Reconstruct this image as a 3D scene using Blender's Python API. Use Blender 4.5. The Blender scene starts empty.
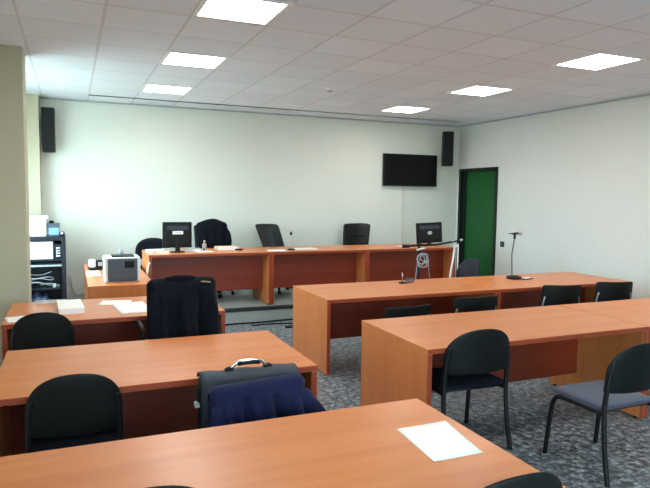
import bpy, bmesh, math, random
from mathutils import Vector, Matrix, noise
PI = math.pi
random.seed(7)
COL = bpy.context.scene.collection

# ------------------------------------------------------------------ materials
def new_mat(name):
    m = bpy.data.materials.new(name); m.use_nodes = True
    nt = m.node_tree
    return m, nt, nt.nodes, nt.links, nt.nodes['Principled BSDF']

def srgb(r, g, b):
    f = lambda c: (c/255/12.92) if c/255 <= .04045 else ((c/255+.055)/1.055)**2.4
    return (f(r), f(g), f(b), 1)

def plain(name, col, rough=.5, metal=0, spec=.5, var=.06, scale=14, bump=0.0, bscale=300, sheen=0):
    m, nt, N, L, b = new_mat(name)
    tc = N.new('ShaderNodeTexCoord'); nz = N.new('ShaderNodeTexNoise'); nz.inputs['Scale'].default_value = scale
    nz.inputs['Detail'].default_value = 3
    L.new(tc.outputs['Object'], nz.inputs['Vector'])
    mp = N.new('ShaderNodeMapRange'); mp.inputs['To Min'].default_value = 1-var; mp.inputs['To Max'].default_value = 1+var
    L.new(nz.outputs['Fac'], mp.inputs['Value'])
    mx = N.new('ShaderNodeVectorMath'); mx.operation = 'SCALE'; mx.inputs[0].default_value = col[:3]
    L.new(mp.outputs[0], mx.inputs['Scale']); L.new(mx.outputs[0], b.inputs['Base Color'])
    b.inputs['Roughness'].default_value = rough; b.inputs['Metallic'].default_value = metal
    b.inputs['Specular IOR Level'].default_value = spec
    if sheen: b.inputs['Sheen Weight'].default_value = sheen; b.inputs['Sheen Roughness'].default_value = .5
    if bump:
        n2 = N.new('ShaderNodeTexNoise'); n2.inputs['Scale'].default_value = bscale
        L.new(tc.outputs['Object'], n2.inputs['Vector'])
        bp = N.new('ShaderNodeBump'); bp.inputs['Strength'].default_value = bump; bp.inputs['Distance'].default_value = .002
        L.new(n2.outputs['Fac'], bp.inputs['Height']); L.new(bp.outputs[0], b.inputs['Normal'])
    return m

def wood(name, c1, c2, axis, rough=.3):
    """beech laminate, grain running along the given object axis"""
    m, nt, N, L, b = new_mat(name)
    tc = N.new('ShaderNodeTexCoord'); mpg = N.new('ShaderNodeMapping')
    sc = [9, 9, 9]; sc[axis] = .55
    mpg.inputs['Scale'].default_value = sc
    L.new(tc.outputs['Object'], mpg.inputs['Vector'])
    n1 = N.new('ShaderNodeTexNoise'); n1.inputs['Scale'].default_value = 1.6; n1.inputs['Detail'].default_value = 4
    n2 = N.new('ShaderNodeTexNoise'); n2.inputs['Scale'].default_value = 9; n2.inputs['Detail'].default_value = 5
    L.new(mpg.outputs[0], n1.inputs['Vector']); L.new(mpg.outputs[0], n2.inputs['Vector'])
    ad = N.new('ShaderNodeMath'); ad.operation = 'MULTIPLY_ADD'; ad.inputs[1].default_value = .45
    L.new(n2.outputs['Fac'], ad.inputs[0]); L.new(n1.outputs['Fac'], ad.inputs[2])
    cr = N.new('ShaderNodeValToRGB'); cr.color_ramp.elements[0].position = .5; cr.color_ramp.elements[1].position = .95
    cr.color_ramp.elements[0].color = c1; cr.color_ramp.elements[1].color = c2
    L.new(ad.outputs[0], cr.inputs[0]); L.new(cr.outputs[0], b.inputs['Base Color'])
    b.inputs['Roughness'].default_value = rough
    b.inputs['Specular IOR Level'].default_value = .5
    return m

W1, W2 = srgb(214, 133, 77), srgb(202, 117, 60)
M = {}
M['wood_x'] = wood('beech_laminate_top', W1, W2, 0, .33)
M['wood_z'] = wood('beech_laminate_panel', W1, W2, 2, .42)
M['edge'] = plain('cherry_edge_band', srgb(156, 62, 34), .4)
M['wood_m'] = wood('cherry_laminate_modesty', srgb(146, 56, 32), srgb(128, 46, 26), 0, .42)
M['black'] = plain('black_plastic', srgb(10, 12, 13), .5, spec=.3)
M['blackm'] = plain('black_painted_steel', srgb(9, 11, 14), .45, spec=.4)
M['shell'] = plain('black_chair_shell', srgb(9, 12, 13), .55, spec=.3, bump=.15)
M['fabric'] = plain('slate_blue_fabric_lit', srgb(62, 66, 88), .9, bump=.3, bscale=500, sheen=.2)  # seat cloth colour lightened for the light on its upward face
M['fabric_navy'] = plain('dark_navy_fabric', srgb(14, 20, 34), .9, spec=.2, bump=.3, bscale=500)
M['fabric_grey'] = plain('dark_grey_fabric', srgb(60, 62, 76), .9, bump=.3, bscale=500)
M['leather'] = plain('black_leather', srgb(11, 15, 17), .4, spec=.35, bump=.1, bscale=120)
M['wool_black'] = plain('black_wool', srgb(10, 14, 25), .85, spec=.15, sheen=.03, bump=.2, bscale=400)
M['wool_navy'] = plain('navy_wool', srgb(24, 28, 62), .85, spec=.15, sheen=.06, bump=.2, bscale=400)
M['bag'] = plain('grey_blue_bag_cloth', srgb(50, 58, 70), .7, bump=.2, bscale=400)
M['bag_dark'] = plain('dark_bag_cloth', srgb(14, 17, 24), .75)
M['chrome'] = plain('chrome', (.8, .8, .8, 1), .18, metal=1, var=.02)
M['steel'] = plain('satin_steel', (.62, .64, .66, 1), .35, metal=1, var=.02)
M['white'] = plain('white_plastic', srgb(232, 236, 236), .45, var=.02)
M['paper'] = plain('white_paper', srgb(251, 251, 251), .8, var=.015, scale=3)
M['paper_w'] = plain('cream_paper', srgb(238, 214, 198), .8, var=.03)
M['grey'] = plain('grey_plastic', srgb(74, 86, 100), .5, var=.03)
M['lgrey'] = plain('light_grey_plastic', srgb(170, 178, 184), .5, var=.03)
M['screen'] = plain('screen_glass', srgb(6, 7, 7), .3, spec=.2, var=.02)
M['rackm'] = plain('dark_blue_black_steel', srgb(14, 18, 34), .45)
M['blue'] = plain('blue_label', srgb(120, 170, 215), .5)
M['bluebag'] = plain('blue_polythene', srgb(80, 100, 135), .4)
M['green'] = plain('green_door_laminate', srgb(4, 84, 30), .5, var=.05, scale=3)
M['doorframe'] = plain('dark_green_black_frame', srgb(10, 18, 14), .5)
M['skirt'] = plain('dark_skirting', srgb(58, 64, 60), .5)
M['nosing'] = plain('dark_rubber_nosing', srgb(24, 32, 36), .6)
M['conduit'] = plain('pale_conduit', srgb(214, 208, 202), .5, var=.02)
M['grille'] = plain('speaker_cloth', srgb(14, 20, 21), .9, bump=.4, bscale=700)
M['yellow'] = plain('brass_yellow_cloth', srgb(150, 140, 70), .6)
M['red'] = plain('dark_red_ink', srgb(150, 50, 50), .6)

M['vinyl'] = plain('pale_grey_green_vinyl', srgb(160, 172, 170), .45, var=.08, scale=5)
def glass_mat():
    m, nt, N, L, b = new_mat('clear_glass')
    b.inputs['Base Color'].default_value = (.92, .97, .98, 1); b.inputs['Roughness'].default_value = .02
    b.inputs['Transmission Weight'].default_value = 1; b.inputs['IOR'].default_value = 1.45
    return m
M['glass'] = glass_mat()
def pane_mat():
    m, nt, N, L, b = new_mat('window_pane_glass')
    out = N['Material Output']; N.remove(b)
    tr = N.new('ShaderNodeBsdfTransparent'); tr.inputs[0].default_value = (.93, .97, .96, 1)
    gl = N.new('ShaderNodeBsdfGlossy'); gl.inputs['Roughness'].default_value = .02
    mx = N.new('ShaderNodeMixShader'); mx.inputs[0].default_value = .06
    L.new(tr.outputs[0], mx.inputs[1]); L.new(gl.outputs[0], mx.inputs[2]); L.new(mx.outputs[0], out.inputs[0])
    return m
M['pane'] = pane_mat()

def wall_mat(name, col):
    m, nt, N, L, b = new_mat(name)
    tc = N.new('ShaderNodeTexCoord')
    n1 = N.new('ShaderNodeTexNoise'); n1.inputs['Scale'].default_value = 1.3; n1.inputs['Detail'].default_value = 4
    n2 = N.new('ShaderNodeTexNoise'); n2.inputs['Scale'].default_value = 60; n2.inputs['Detail'].default_value = 3
    L.new(tc.outputs['Object'], n1.inputs['Vector']); L.new(tc.outputs['Object'], n2.inputs['Vector'])
    mp = N.new('ShaderNodeMapRange'); mp.inputs['To Min'].default_value = .965; mp.inputs['To Max'].default_value = 1.03
    L.new(n1.outputs['Fac'], mp.inputs['Value'])
    mx = N.new('ShaderNodeVectorMath'); mx.operation = 'SCALE'; mx.inputs[0].default_value = col[:3]
    L.new(mp.outputs[0], mx.inputs['Scale']); L.new(mx.outputs[0], b.inputs['Base Color'])
    bp = N.new('ShaderNodeBump'); bp.inputs['Strength'].default_value = .12; bp.inputs['Distance'].default_value = .003
    L.new(n2.outputs['Fac'], bp.inputs['Height']); L.new(bp.outputs[0], b.inputs['Normal'])
    b.inputs['Roughness'].default_value = .62
    return m
M['wall'] = wall_mat('pale_green_paint', srgb(219, 225, 217))
M['wall_r'] = wall_mat('pale_grey_paint', srgb(216, 220, 216))
M['pillar'] = wall_mat('pillar_paint', srgb(188, 184, 160))

def floor_mat():
    m, nt, N, L, b = new_mat('speckled_grey_granite')
    tc = N.new('ShaderNodeTexCoord')
    n1 = N.new('ShaderNodeTexNoise'); n1.inputs['Scale'].default_value = 20; n1.inputs['Detail'].default_value = 6; n1.inputs['Roughness'].default_value = .72
    n1.inputs['Distortion'].default_value = .35
    n2 = N.new('ShaderNodeTexVoronoi'); n2.inputs['Scale'].default_value = 42
    L.new(tc.outputs['Object'], n1.inputs['Vector']); L.new(tc.outputs['Object'], n2.inputs['Vector'])
    cr = N.new('ShaderNodeValToRGB'); e = cr.color_ramp.elements
    e[0].position = .36; e[0].color = srgb(48, 54, 58); e[1].position = .66; e[1].color = srgb(188, 195, 200)
    k = e.new(.5); k.color = srgb(104, 114, 121)
    L.new(n1.outputs['Fac'], cr.inputs[0])
    cr2 = N.new('ShaderNodeValToRGB'); e = cr2.color_ramp.elements
    e[0].position = .05; e[0].color = (.55, .55, .55, 1); e[1].position = .6; e[1].color = (1.15, 1.15, 1.15, 1)
    L.new(n2.outputs['Distance'], cr2.inputs[0])
    mx = N.new('ShaderNodeMix'); mx.data_type = 'RGBA'; mx.blend_type = 'MULTIPLY'; mx.inputs[0].default_value = .7
    L.new(cr.outputs[0], mx.inputs[6]); L.new(cr2.outputs[0], mx.inputs[7]); L.new(mx.outputs[2], b.inputs['Base Color'])
    b.inputs['Roughness'].default_value = .38
    return m
M['floor'] = floor_mat()

GX0, GY0, GP, GQ = .258, 4.642, .6, .604     # ceiling grid origin and pitch
def ceil_mat():
    m, nt, N, L, b = new_mat('mineral_ceiling_tiles')
    tc = N.new('ShaderNodeTexCoord'); sp = N.new('ShaderNodeSeparateXYZ'); L.new(tc.outputs['Object'], sp.inputs[0])
    def line(sock, o, p, w):
        a = N.new('ShaderNodeMath'); a.operation = 'SUBTRACT'; a.inputs[1].default_value = o - 20*p; L.new(sock, a.inputs[0])
        d = N.new('ShaderNodeMath'); d.operation = 'DIVIDE'; d.inputs[1].default_value = p; L.new(a.outputs[0], d.inputs[0])
        f = N.new('ShaderNodeMath'); f.operation = 'FRACT'; L.new(d.outputs[0], f.inputs[0])
        s = N.new('ShaderNodeMath'); s.operation = 'SUBTRACT'; s.inputs[1].default_value = .5; L.new(f.outputs[0], s.inputs[0])
        ab = N.new('ShaderNodeMath'); ab.operation = 'ABSOLUTE'; L.new(s.outputs[0], ab.inputs[0])
        g = N.new('ShaderNodeMath'); g.operation = 'GREATER_THAN'; g.inputs[1].default_value = .5 - w/p/2; L.new(ab.outputs[0], g.inputs[0])
        fl = N.new('ShaderNodeMath'); fl.operation = 'FLOOR'; L.new(d.outputs[0], fl.inputs[0])
        return g.outputs[0], fl.outputs[0]
    shy = N.new('ShaderNodeMath'); shy.operation = 'MULTIPLY_ADD'; shy.inputs[1].default_value = -.022
    L.new(sp.outputs['X'], shy.inputs[0]); L.new(sp.outputs['Y'], shy.inputs[2])
    gx, fx = line(sp.outputs['X'], GX0, GP, .022); gy, fy = line(shy.outputs[0], GY0-.022, GQ, .022)
    mxx = N.new('ShaderNodeMath'); mxx.operation = 'MAXIMUM'; L.new(gx, mxx.inputs[0]); L.new(gy, mxx.inputs[1])
    cb = N.new('ShaderNodeCombineXYZ'); L.new(fx, cb.inputs[0]); L.new(fy, cb.inputs[1])
    wn = N.new('ShaderNodeTexWhiteNoise'); wn.noise_dimensions = '3D'; L.new(cb.outputs[0], wn.inputs['Vector'])
    mr = N.new('ShaderNodeMapRange'); mr.inputs['To Min'].default_value = .95; mr.inputs['To Max'].default_value = 1.02
    L.new(wn.outputs['Value'], mr.inputs['Value'])
    base = N.new('ShaderNodeVectorMath'); base.operation = 'SCALE'; base.inputs[0].default_value = srgb(232, 239, 250)[:3]
    L.new(mr.outputs[0], base.inputs['Scale'])
    mx = N.new('ShaderNodeMix'); mx.data_type = 'RGBA'
    L.new(mxx.outputs[0], mx.inputs[0]); L.new(base.outputs[0], mx.inputs[6]); mx.inputs[7].default_value = srgb(212, 214, 222)
    L.new(mx.outputs[2], b.inputs['Base Color'])
    nz = N.new('ShaderNodeTexNoise'); nz.inputs['Scale'].default_value = 160; L.new(tc.outputs['Object'], nz.inputs['Vector'])
    bp = N.new('ShaderNodeBump'); bp.inputs['Strength'].default_value = .25; bp.inputs['Distance'].default_value = .003
    L.new(nz.outputs['Fac'], bp.inputs['Height']); L.new(bp.outputs[0], b.inputs['Normal'])
    b.inputs['Roughness'].default_value = .75; b.inputs['Specular IOR Level'].default_value = .25
    return m
M['ceil'] = ceil_mat()

def emit(name, col, s):
    m, nt, N, L, b = new_mat(name)
    out = N['Material Output']; N.remove(b)
    e = N.new('ShaderNodeEmission'); e.inputs[0].default_value = col; e.inputs[1].default_value = s
    L.new(e.outputs[0], out.inputs[0]); return m
M['lamp'] = emit('fluorescent_diffuser', (1, .965, .91, 1), 8.5)

# ------------------------------------------------------------------ mesh helpers
class MB:
    def __init__(s): s.bm = bmesh.new(); s.sm = []
    def box(s, x0, x1, y0, y1, z0, z1, bev=0, seg=2, mat=None):
        b = bmesh.new(); bmesh.ops.create_cube(b, size=1)
        for v in b.verts:
            v.co = Vector(((x0+x1)/2 + v.co.x*(x1-x0), (y0+y1)/2 + v.co.y*(y1-y0), (z0+z1)/2 + v.co.z*(z1-z0)))
        if bev: bmesh.ops.bevel(b, geom=b.edges[:], offset=bev, segments=seg, profile=.5, affect='EDGES')
        s.merge(b, mat); return s
    def merge(s, b, mat=None, smooth=False):
        mp = {}
        for v in b.verts: mp[v] = s.bm.verts.new((mat @ v.co) if mat else v.co)
        for f in b.faces:
            try:
                nf = s.bm.faces.new([mp[v] for v in f.verts]); nf.smooth = smooth or f.smooth
            except ValueError: pass
        b.free()
    def rings(s, rs, closed_ends=True, smooth=True):
        vs = [[s.bm.verts.new(p) for p in r] for r in rs]
        n = len(vs[0])
        for a, b in zip(vs, vs[1:]):
            for i in range(n):
                f = s.bm.faces.new((a[i], a[(i+1) % n], b[(i+1) % n], b[i])); f.smooth = smooth
        if closed_ends:
            s.bm.faces.new(list(reversed(vs[0]))); s.bm.faces.new(vs[-1])
        return s
    def tube(s, pts, r, n=10, rr=None, smooth_path=0, flat=1.0):
        pts = [Vector(p) for p in pts]
        R = rr if rr else [r]*len(pts)
        for _ in range(smooth_path):
            q = [pts[0]]; q2 = [R[0]]
            for i in range(len(pts)-1):
                q += [pts[i].lerp(pts[i+1], .25), pts[i].lerp(pts[i+1], .75)]
                q2 += [R[i]*.75+R[i+1]*.25, R[i]*.25+R[i+1]*.75]
            q.append(pts[-1]); q2.append(R[-1]); pts, R = q, q2
        rs = []; up = None
        for i, p in enumerate(pts):
            t = (pts[min(i+1, len(pts)-1)] - pts[max(i-1, 0)]).normalized()
            if up is None:
                up = Vector((0, 0, 1)) if abs(t.z) < .9 else Vector((0, 1, 0))
            u = (up - t*up.dot(t)).normalized(); w = t.cross(u); up = u
            rs.append([p + (u*math.cos(2*PI*k/n) + w*math.sin(2*PI*k/n)*flat)*R[i] for k in range(n)])
        return s.rings(rs)
    def lathe(s, prof, c=(0, 0, 0), n=24):
        c = Vector(c)
        return s.rings([[c + Vector((r*math.cos(2*PI*k/n), r*math.sin(2*PI*k/n), z)) for k in range(n)] for r, z in prof])
    def build(s, name, mat, parent=None, mods=None, loc=None, rot=None):
        bmesh.ops.recalc_face_normals(s.bm, faces=s.bm.faces[:])
        me = bpy.data.meshes.new(name); s.bm.to_mesh(me); s.bm.free()
        o = bpy.data.objects.new(name, me); COL.objects.link(o)
        me.materials.append(mat)
        if parent: o.parent = parent
        if loc: o.location = loc
        if rot: o.rotation_euler = rot
        for k in (mods or []):
            if k[0] == 'sub':
                md = o.modifiers.new('sub', 'SUBSURF'); md.levels = k[1]; md.render_levels = k[1]
            if k[0] == 'sol':
                md = o.modifiers.new('sol', 'SOLIDIFY'); md.thickness = k[1]; md.offset = 0
        return o

def slab(w, top, bot, t, curve=0, N=16, Mv=8, lean=0, pillow=.5):
    """upright pad in XZ, thickness along Y; top(u)/bot(u) heights for u in -1..1"""
    mb = MB(); F = []; B = []
    for i in range(N+1):
        u = math.sin(PI/2*(-1+2*i/N)); zt, zb = top(u), bot(u); f = []; b = []
        for j in range(Mv+1):
            v = .5-.5*math.cos(PI*j/Mv); z = zb+(zt-zb)*v
            e = min((1-abs(u))*2, v*2, (1-v)*2, 1)/.35; e = min(1, e); h = t/2*((1-pillow)+pillow*math.sin(e*PI/2))
            yc = curve*u*u + lean*z
            f.append(mb.bm.verts.new((u*w, yc-h, z))); b.append(mb.bm.verts.new((u*w, yc+h, z)))
        F.append(f); B.append(b)
    def q(a, b_, c, d):
        fc = mb.bm.faces.new((a, b_, c, d)); fc.smooth = True
    for i in range(N):
        for j in range(Mv):
            q(F[i][j], F[i+1][j], F[i+1][j+1], F[i][j+1]); q(B[i][j], B[i][j+1], B[i+1][j+1], B[i+1][j])
        q(F[i][0], B[i][0], B[i+1][0], F[i+1][0]); q(F[i][Mv], F[i+1][Mv], B[i+1][Mv], B[i][Mv])
    for j in range(Mv):
        q(F[0][j], F[0][j+1], B[0][j+1], B[0][j]); q(F[N][j], B[N][j], B[N][j+1], F[N][j+1])
    return mb

def tag(o, label, cat, group=None, kind=None):
    o['label'] = label; o['category'] = cat
    if group: o['group'] = group
    if kind: o['kind'] = kind
    return o
def thing(name, loc, rz, label, cat, group=None):
    o = bpy.data.objects.new(name, None); COL.objects.link(o); o.empty_display_size = .1
    o.location = loc; o.rotation_euler = (0, 0, rz)
    return tag(o, label, cat, group)
def struct(name, mb, mat):
    o = mb.build(name, mat); o['kind'] = 'structure'; return o
def copy_tree(o, parent=None):
    c = o.copy(); COL.objects.link(c)
    if parent: c.parent = parent
    for ch in [k for k in bpy.data.objects if k.parent == o]: copy_tree(ch, c)
    return c
def place(proto, used, loc, rz, label, group):
    o = proto if not used[0] else copy_tree(proto)
    used[0] = True
    o.location = loc; o.rotation_euler = (0, 0, rz); o['label'] = label
    if group: o['group'] = group
    elif 'group' in o: del o['group']
    return o

# ------------------------------------------------------------------ the room
XL, XR, YB, YN, H = -.98, 6.74, 9.43, -3.2, 3.055
DZ = .2; DY = 7.72; DX = .86
WT = .25
struct('floor', MB().box(XL-WT, XR+WT, YN-WT, YB+WT, -.12, 0), M['floor'])
dais = struct('floor.001', MB().box(DX, XR, DY, YB, 0, DZ-.012), M['vinyl'])
dais_top = struct('trim_1', MB().box(DX-.01, XR, DY-.015, DY+.05, DZ-.045, DZ, .006), M['nosing'])
struct('floor.002', MB().box(DX, XR, DY+.05, YB, DZ-.012, DZ), M['vinyl'])
# ceiling with a shadow slot in front of the back wall
S0, S1, SX0, SX1 = 8.86, 8.96, .26, 6.36
cb = MB()
cb.box(XL-WT, XR+WT, YN-WT, S0, H, H+.004).box(XL-WT, XR+WT, S1, YB+WT, H, H+.004)
cb.box(XL-WT, SX0, S0, S1, H, H+.004).box(SX1, XR+WT, S0, S1, H, H+.004)
struct('ceiling', cb, M['ceil'])
struct('trim_2', MB().box(XL-WT, XR+WT, YN-WT, YB+WT, H+.16, H+.26), M['skirt'])
# edge trim of ceiling
tb = MB().box(XL, XR, YB-.022, YB, H-.022, H-.002).box(XR-.022, XR, YN, YB-.022, H-.022, H-.002)
struct('trim_3', tb, M['lgrey'])
struct('wall_back', MB().box(XL-WT, XR+WT, YB, YB+WT, -.1, H+.26), M['wall'])
fill_wins = [(.4, 2.9)]; NSZ, NTZ = 1.35, 2.8  # unseen window in the near wall, added to brighten ceiling and pillar
nb = MB(); xs = XL-WT
for a, b in fill_wins:
    nb.box(xs, a, YN-WT, YN, -.1, H+.26); nb.box(a, b, YN-WT, YN, -.1, NSZ); nb.box(a, b, YN-WT, YN, NTZ, H+.26); xs = b
nb.box(xs, XR+WT, YN-WT, YN, -.1, H+.26)
struct('wall_near', nb, M['wall'])
def portal(loc, rot, sx, sy_):
    ld = bpy.data.lights.new('window_portal', 'AREA'); ld.shape = 'RECTANGLE'; ld.size = sx; ld.size_y = sy_
    ld.cycles.is_portal = True
    lo = bpy.data.objects.new('window_portal', ld); COL.objects.link(lo); lo.location = loc; lo.rotation_euler = rot
for i, (a, b) in enumerate(fill_wins):
    f = MB(); t = .05; y0, y1 = YN-.14, YN-.08; m_ = (a+b)/2
    f.box(a, b, y0, y1, NSZ, NSZ+t).box(a, b, y0, y1, NTZ-t, NTZ).box(a, a+t, y0, y1, NSZ+t, NTZ-t).box(b-t, b, y0, y1, NSZ+t, NTZ-t).box(m_-.03, m_+.03, y0+.005, y1-.005, NSZ+t, NTZ-t)
    w = struct('window_%d' % (i+3), f, M['white'])  # frame of the added fill-light opening behind the camera
    MB().box(a+t, b-t, YN-.113, YN-.107, NSZ+t, NTZ-t).build('pane', M['pane'], w)
    MB().box(a-.03, b+.03, YN-.08, YN+.04, NSZ-.03, NSZ, .005).build('window_sill', M['white'], w)
    portal((m_, YN-.2, (NSZ+NTZ)/2), (PI/2, 0, 0), b-a, NTZ-NSZ)
# right wall with the door opening
DY0, DY1, DT = 8.27, 9.37, 2.255
rb = MB().box(XR, XR+WT, YN, DY0, -.1, H+.26).box(XR, XR+WT, DY1, YB, -.1, H+.26).box(XR, XR+WT, DY0, DY1, DT, H+.26)
struct('wall_right', rb, M['wall_r'])
# left wall with three windows
wins = [(6.85, 8.6), (-2.7, -.5)]
SZ, TZ = .8, 2.6
lb = MB(); ys = YN
for a, b in sorted(wins):
    lb.box(XL-WT, XL, ys, a, -.1, H+.26); lb.box(XL-WT, XL, a, b, -.1, SZ); lb.box(XL-WT, XL, a, b, TZ, H+.26); ys = b
lb.box(XL-WT, XL, ys, YB, -.1, H+.26)
struct('wall_left', lb, M['wall'])
for i, (a, b) in enumerate(wins):
    f = MB(); t = .05
    f.box(XL-.14, XL-.08, a, b, SZ, SZ+t).box(XL-.14, XL-.08, a, b, TZ-t, TZ).box(XL-.14, XL-.08, a, a+t, SZ+t, TZ-t).box(XL-.14, XL-.08, b-t, b, SZ+t, TZ-t)
    m_ = (a+b)/2; f.box(XL-.135, XL-.085, m_-.03, m_+.03, SZ+t, TZ-t)
    w = struct('window_%d' % (i+1), f, M['white'])
    MB().box(XL-.113, XL-.107, a+t, b-t, SZ+t, TZ-t).build('pane', M['pane'], w)
    MB().box(XL-.08, XL+.04, a-.03, b+.03, SZ-.03, SZ, .005).build('window_sill', M['white'], w)
    # sky light enters through the opening
    portal((XL-.2, m_, (SZ+TZ)/2), (PI/2, 0, -PI/2), b-a, TZ-SZ)
# pillars along the window wall
struct('trim_4', MB().box(XL, -.385, 6.25, 6.68, 0, H, .004), M['pillar'])
struct('trim_5', MB().box(XL, -.38, 9.17, YB, 0, H, .004), M['pillar'])
# skirting
struct('baseboard_back', MB().box(-.38, DX, YB-.015, YB, 0, .09).box(DX, XR, YB-.015, YB, DZ, DZ+.09), M['skirt'])
struct('baseboard_right', MB().box(XR-.015, XR, YN, DY-.02, 0, .09).box(XR-.015, XR, DY-.01, DY0, DZ, DZ+.09), M['skirt'])

# door
d = MB()
fw = .055
d.box(XR-.02, XR+.14, DY0, DY0+fw, DZ, DT, .004).box(XR-.02, XR+.14, DY1-fw, DY1, DZ, DT, .004).box(XR-.02, XR+.14, DY0+fw, DY1-fw, DT-fw, DT, .004)
door = struct('door_1', d, M['doorframe'])
MB().box(XR+.07, XR+.11, DY0+fw, DY1-fw, DZ+.005, DT-fw).build('door_leaf', M['green'], door)
MB().box(XR+.035, XR+.07, DY1-fw-.07, DY1-fw, DZ+.005, DT-fw).build('door_stop', M['doorframe'], door)
struct('wall_right.001', MB().box(XR+.2, XR+.24, DY0-.1, DY1+.1, 0, DT+.1), M['skirt'])

# ------------------------------------------------------------------ ceiling lamps
def lamp_proto():
    t = thing('ceiling_light', (0, 0, 0), 0, '', 'ceiling light')
    f = MB(); a, b = .3, .262
    f.box(-a, a, -a, -b, -.006, .0).box(-a, a, b, a, -.006, .0).box(-a, -b, -b, b, -.006, .0).box(b, a, -b, b, -.006, .0)
    f.build('frame', M['white'], t)
    MB().box(-b, b, -b, b, -.004, -.001).build('diffuser', M['lamp'], t)
    return t
lp = lamp_proto(); used = [False]
rows = [(4.335, 'nearest row'), (6.14, 'middle row'), (7.96, 'row nearest the back wall'), (2.53, '')]  # last row is out of view, added to brighten near desk and pillar
for y, rn in rows:
    for x, side in ((1.158, 'left'), (4.742, 'right')):
        if rn: lab = 'square fluorescent ceiling panel, %s column, %s' % (side, rn)
        else: lab = 'unseen square fluorescent ceiling panel added to brighten the near desk, %s column' % side
        place(lp, used, (x, y+(.075 if side == 'right' else -.02), H-.001), 0, lab, 'fluorescent ceiling panels')
dt = thing('smoke_detector', (2.99, 6.9, H), 0, 'small round white smoke detector on the ceiling tiles', 'smoke detector')
MB().lathe([(.055, 0), (.055, -.015), (.045, -.03), (.0, -.03)]).build('base', M['white'], dt)
MB().lathe([(.03, -.03), (.03, -.045), (.02, -.052), (.0, -.052)]).build('sensor', M['lgrey'], dt)

# ------------------------------------------------------------------ desks
TH = .036; DH = .74
def desk(name, W, D, loc, rz, label, group, cat='desk', top_mat='wood_x'):
    """origin on the floor, centre; people sit on the -Y side"""
    t = thing(name, loc, rz, label, cat, group); w, d_ = W/2, D/2
    MB().box(-w, w, -d_, d_, DH-TH, DH, .003).build('tabletop', M[top_mat], t)
    e = MB()
    e.box(-w-.0015, w+.0015, -d_-.0015, -d_+.001, DH-TH+.003, DH-.003)
    e.build('edge_band', M['edge'], t)
    MB().box(-w-.0015, w+.0015, d_-.001, d_+.0015, DH-TH+.003, DH-.003).build('edge_band', M['edge'], t)
    for s in (-1, 1):
        x0, x1 = sorted((s*(w-.001), s*(w-.036)))
        p = MB().box(x0, x1, -d_+.004, d_-.004, .012, DH-TH, .002).build('side_panel', M['wood_z'], t)
        MB().box(x0+.001, x1-.001, -d_+.0015, -d_+.005, .012, DH-TH-.002).build('edge_band', M['edge'], p)
        MB().box(x0+.001, x1-.001, d_-.005, d_-.0015, .012, DH-TH-.002).build('edge_band', M['edge'], p)
        for s2 in (-1, 1):
            MB().lathe([(.02, 0), (.02, .008), (.012, .013)], ((x0+x1)/2, s2*(d_-.05), 0), 12).build('foot', M['black'], p)
    MB().box(-w+.036, w-.036, d_-.31, d_-.29, .19, DH-TH).build('modesty_panel', M['wood_m'], t)
    return t
G1, G2 = 'two desks end to end in the far right row', 'two desks end to end in the near right row'
desk('desk', 2.0, .95, (3.215, 5.585, 0), 0, 'left desk of the far right-hand row, small cable tangle on it', G1)
desk('desk', 1.97, .95, (5.212, 5.585, 0), 0, 'right desk of the far right-hand row, holding a tall table microphone stand', G1)
desk('desk', 2.01, .96, (3.11, 3.69, 0), 0, 'left desk of the near right-hand row, empty, black chair at it', G2)
dk = desk('desk', 1.93, .96, (5.093, 3.69, 0), 0, 'right desk of the near right-hand row, cut by the right picture edge', G2)
MB().box(-.935, -.915, -.45, -.425, .655, .69, .004).build('corner_bracket', M['white'], dk)
desk('desk', 1.68, .96, (.46, 3.61, 0), 0, 'empty orange desk in the middle left, coat and briefcase chair before it', None)
desk('desk', 1.98, .96, (.55, 1.955, 0), 0, 'nearest desk at the bottom of the picture with one white sheet', None)
desk('desk', 1.68, .95, (.35, 5.395, 0), 0, 'clerk desk on the left with loose papers and a white paper block', None)
desk('desk', 2.16, .68, (.49, 7.74, 0), PI/2, 'narrow desk by the back wall carrying the grey laser printer', None)
GJ = 'three bench desks in a line on the dais'
desk('desk', 1.63, .8, (1.715, 8.2, DZ), PI, 'leftmost of the three dais desks, with monitor and papers', GJ)
desk('desk', 1.48, .8, (3.275, 8.2, DZ), PI, 'middle of the three dais desks, with a small gooseneck microphone', GJ)
desk('desk', 1.56, .8, (4.80, 8.2, DZ), PI, 'rightmost of the three dais desks, nearest the green door', GJ)

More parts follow.
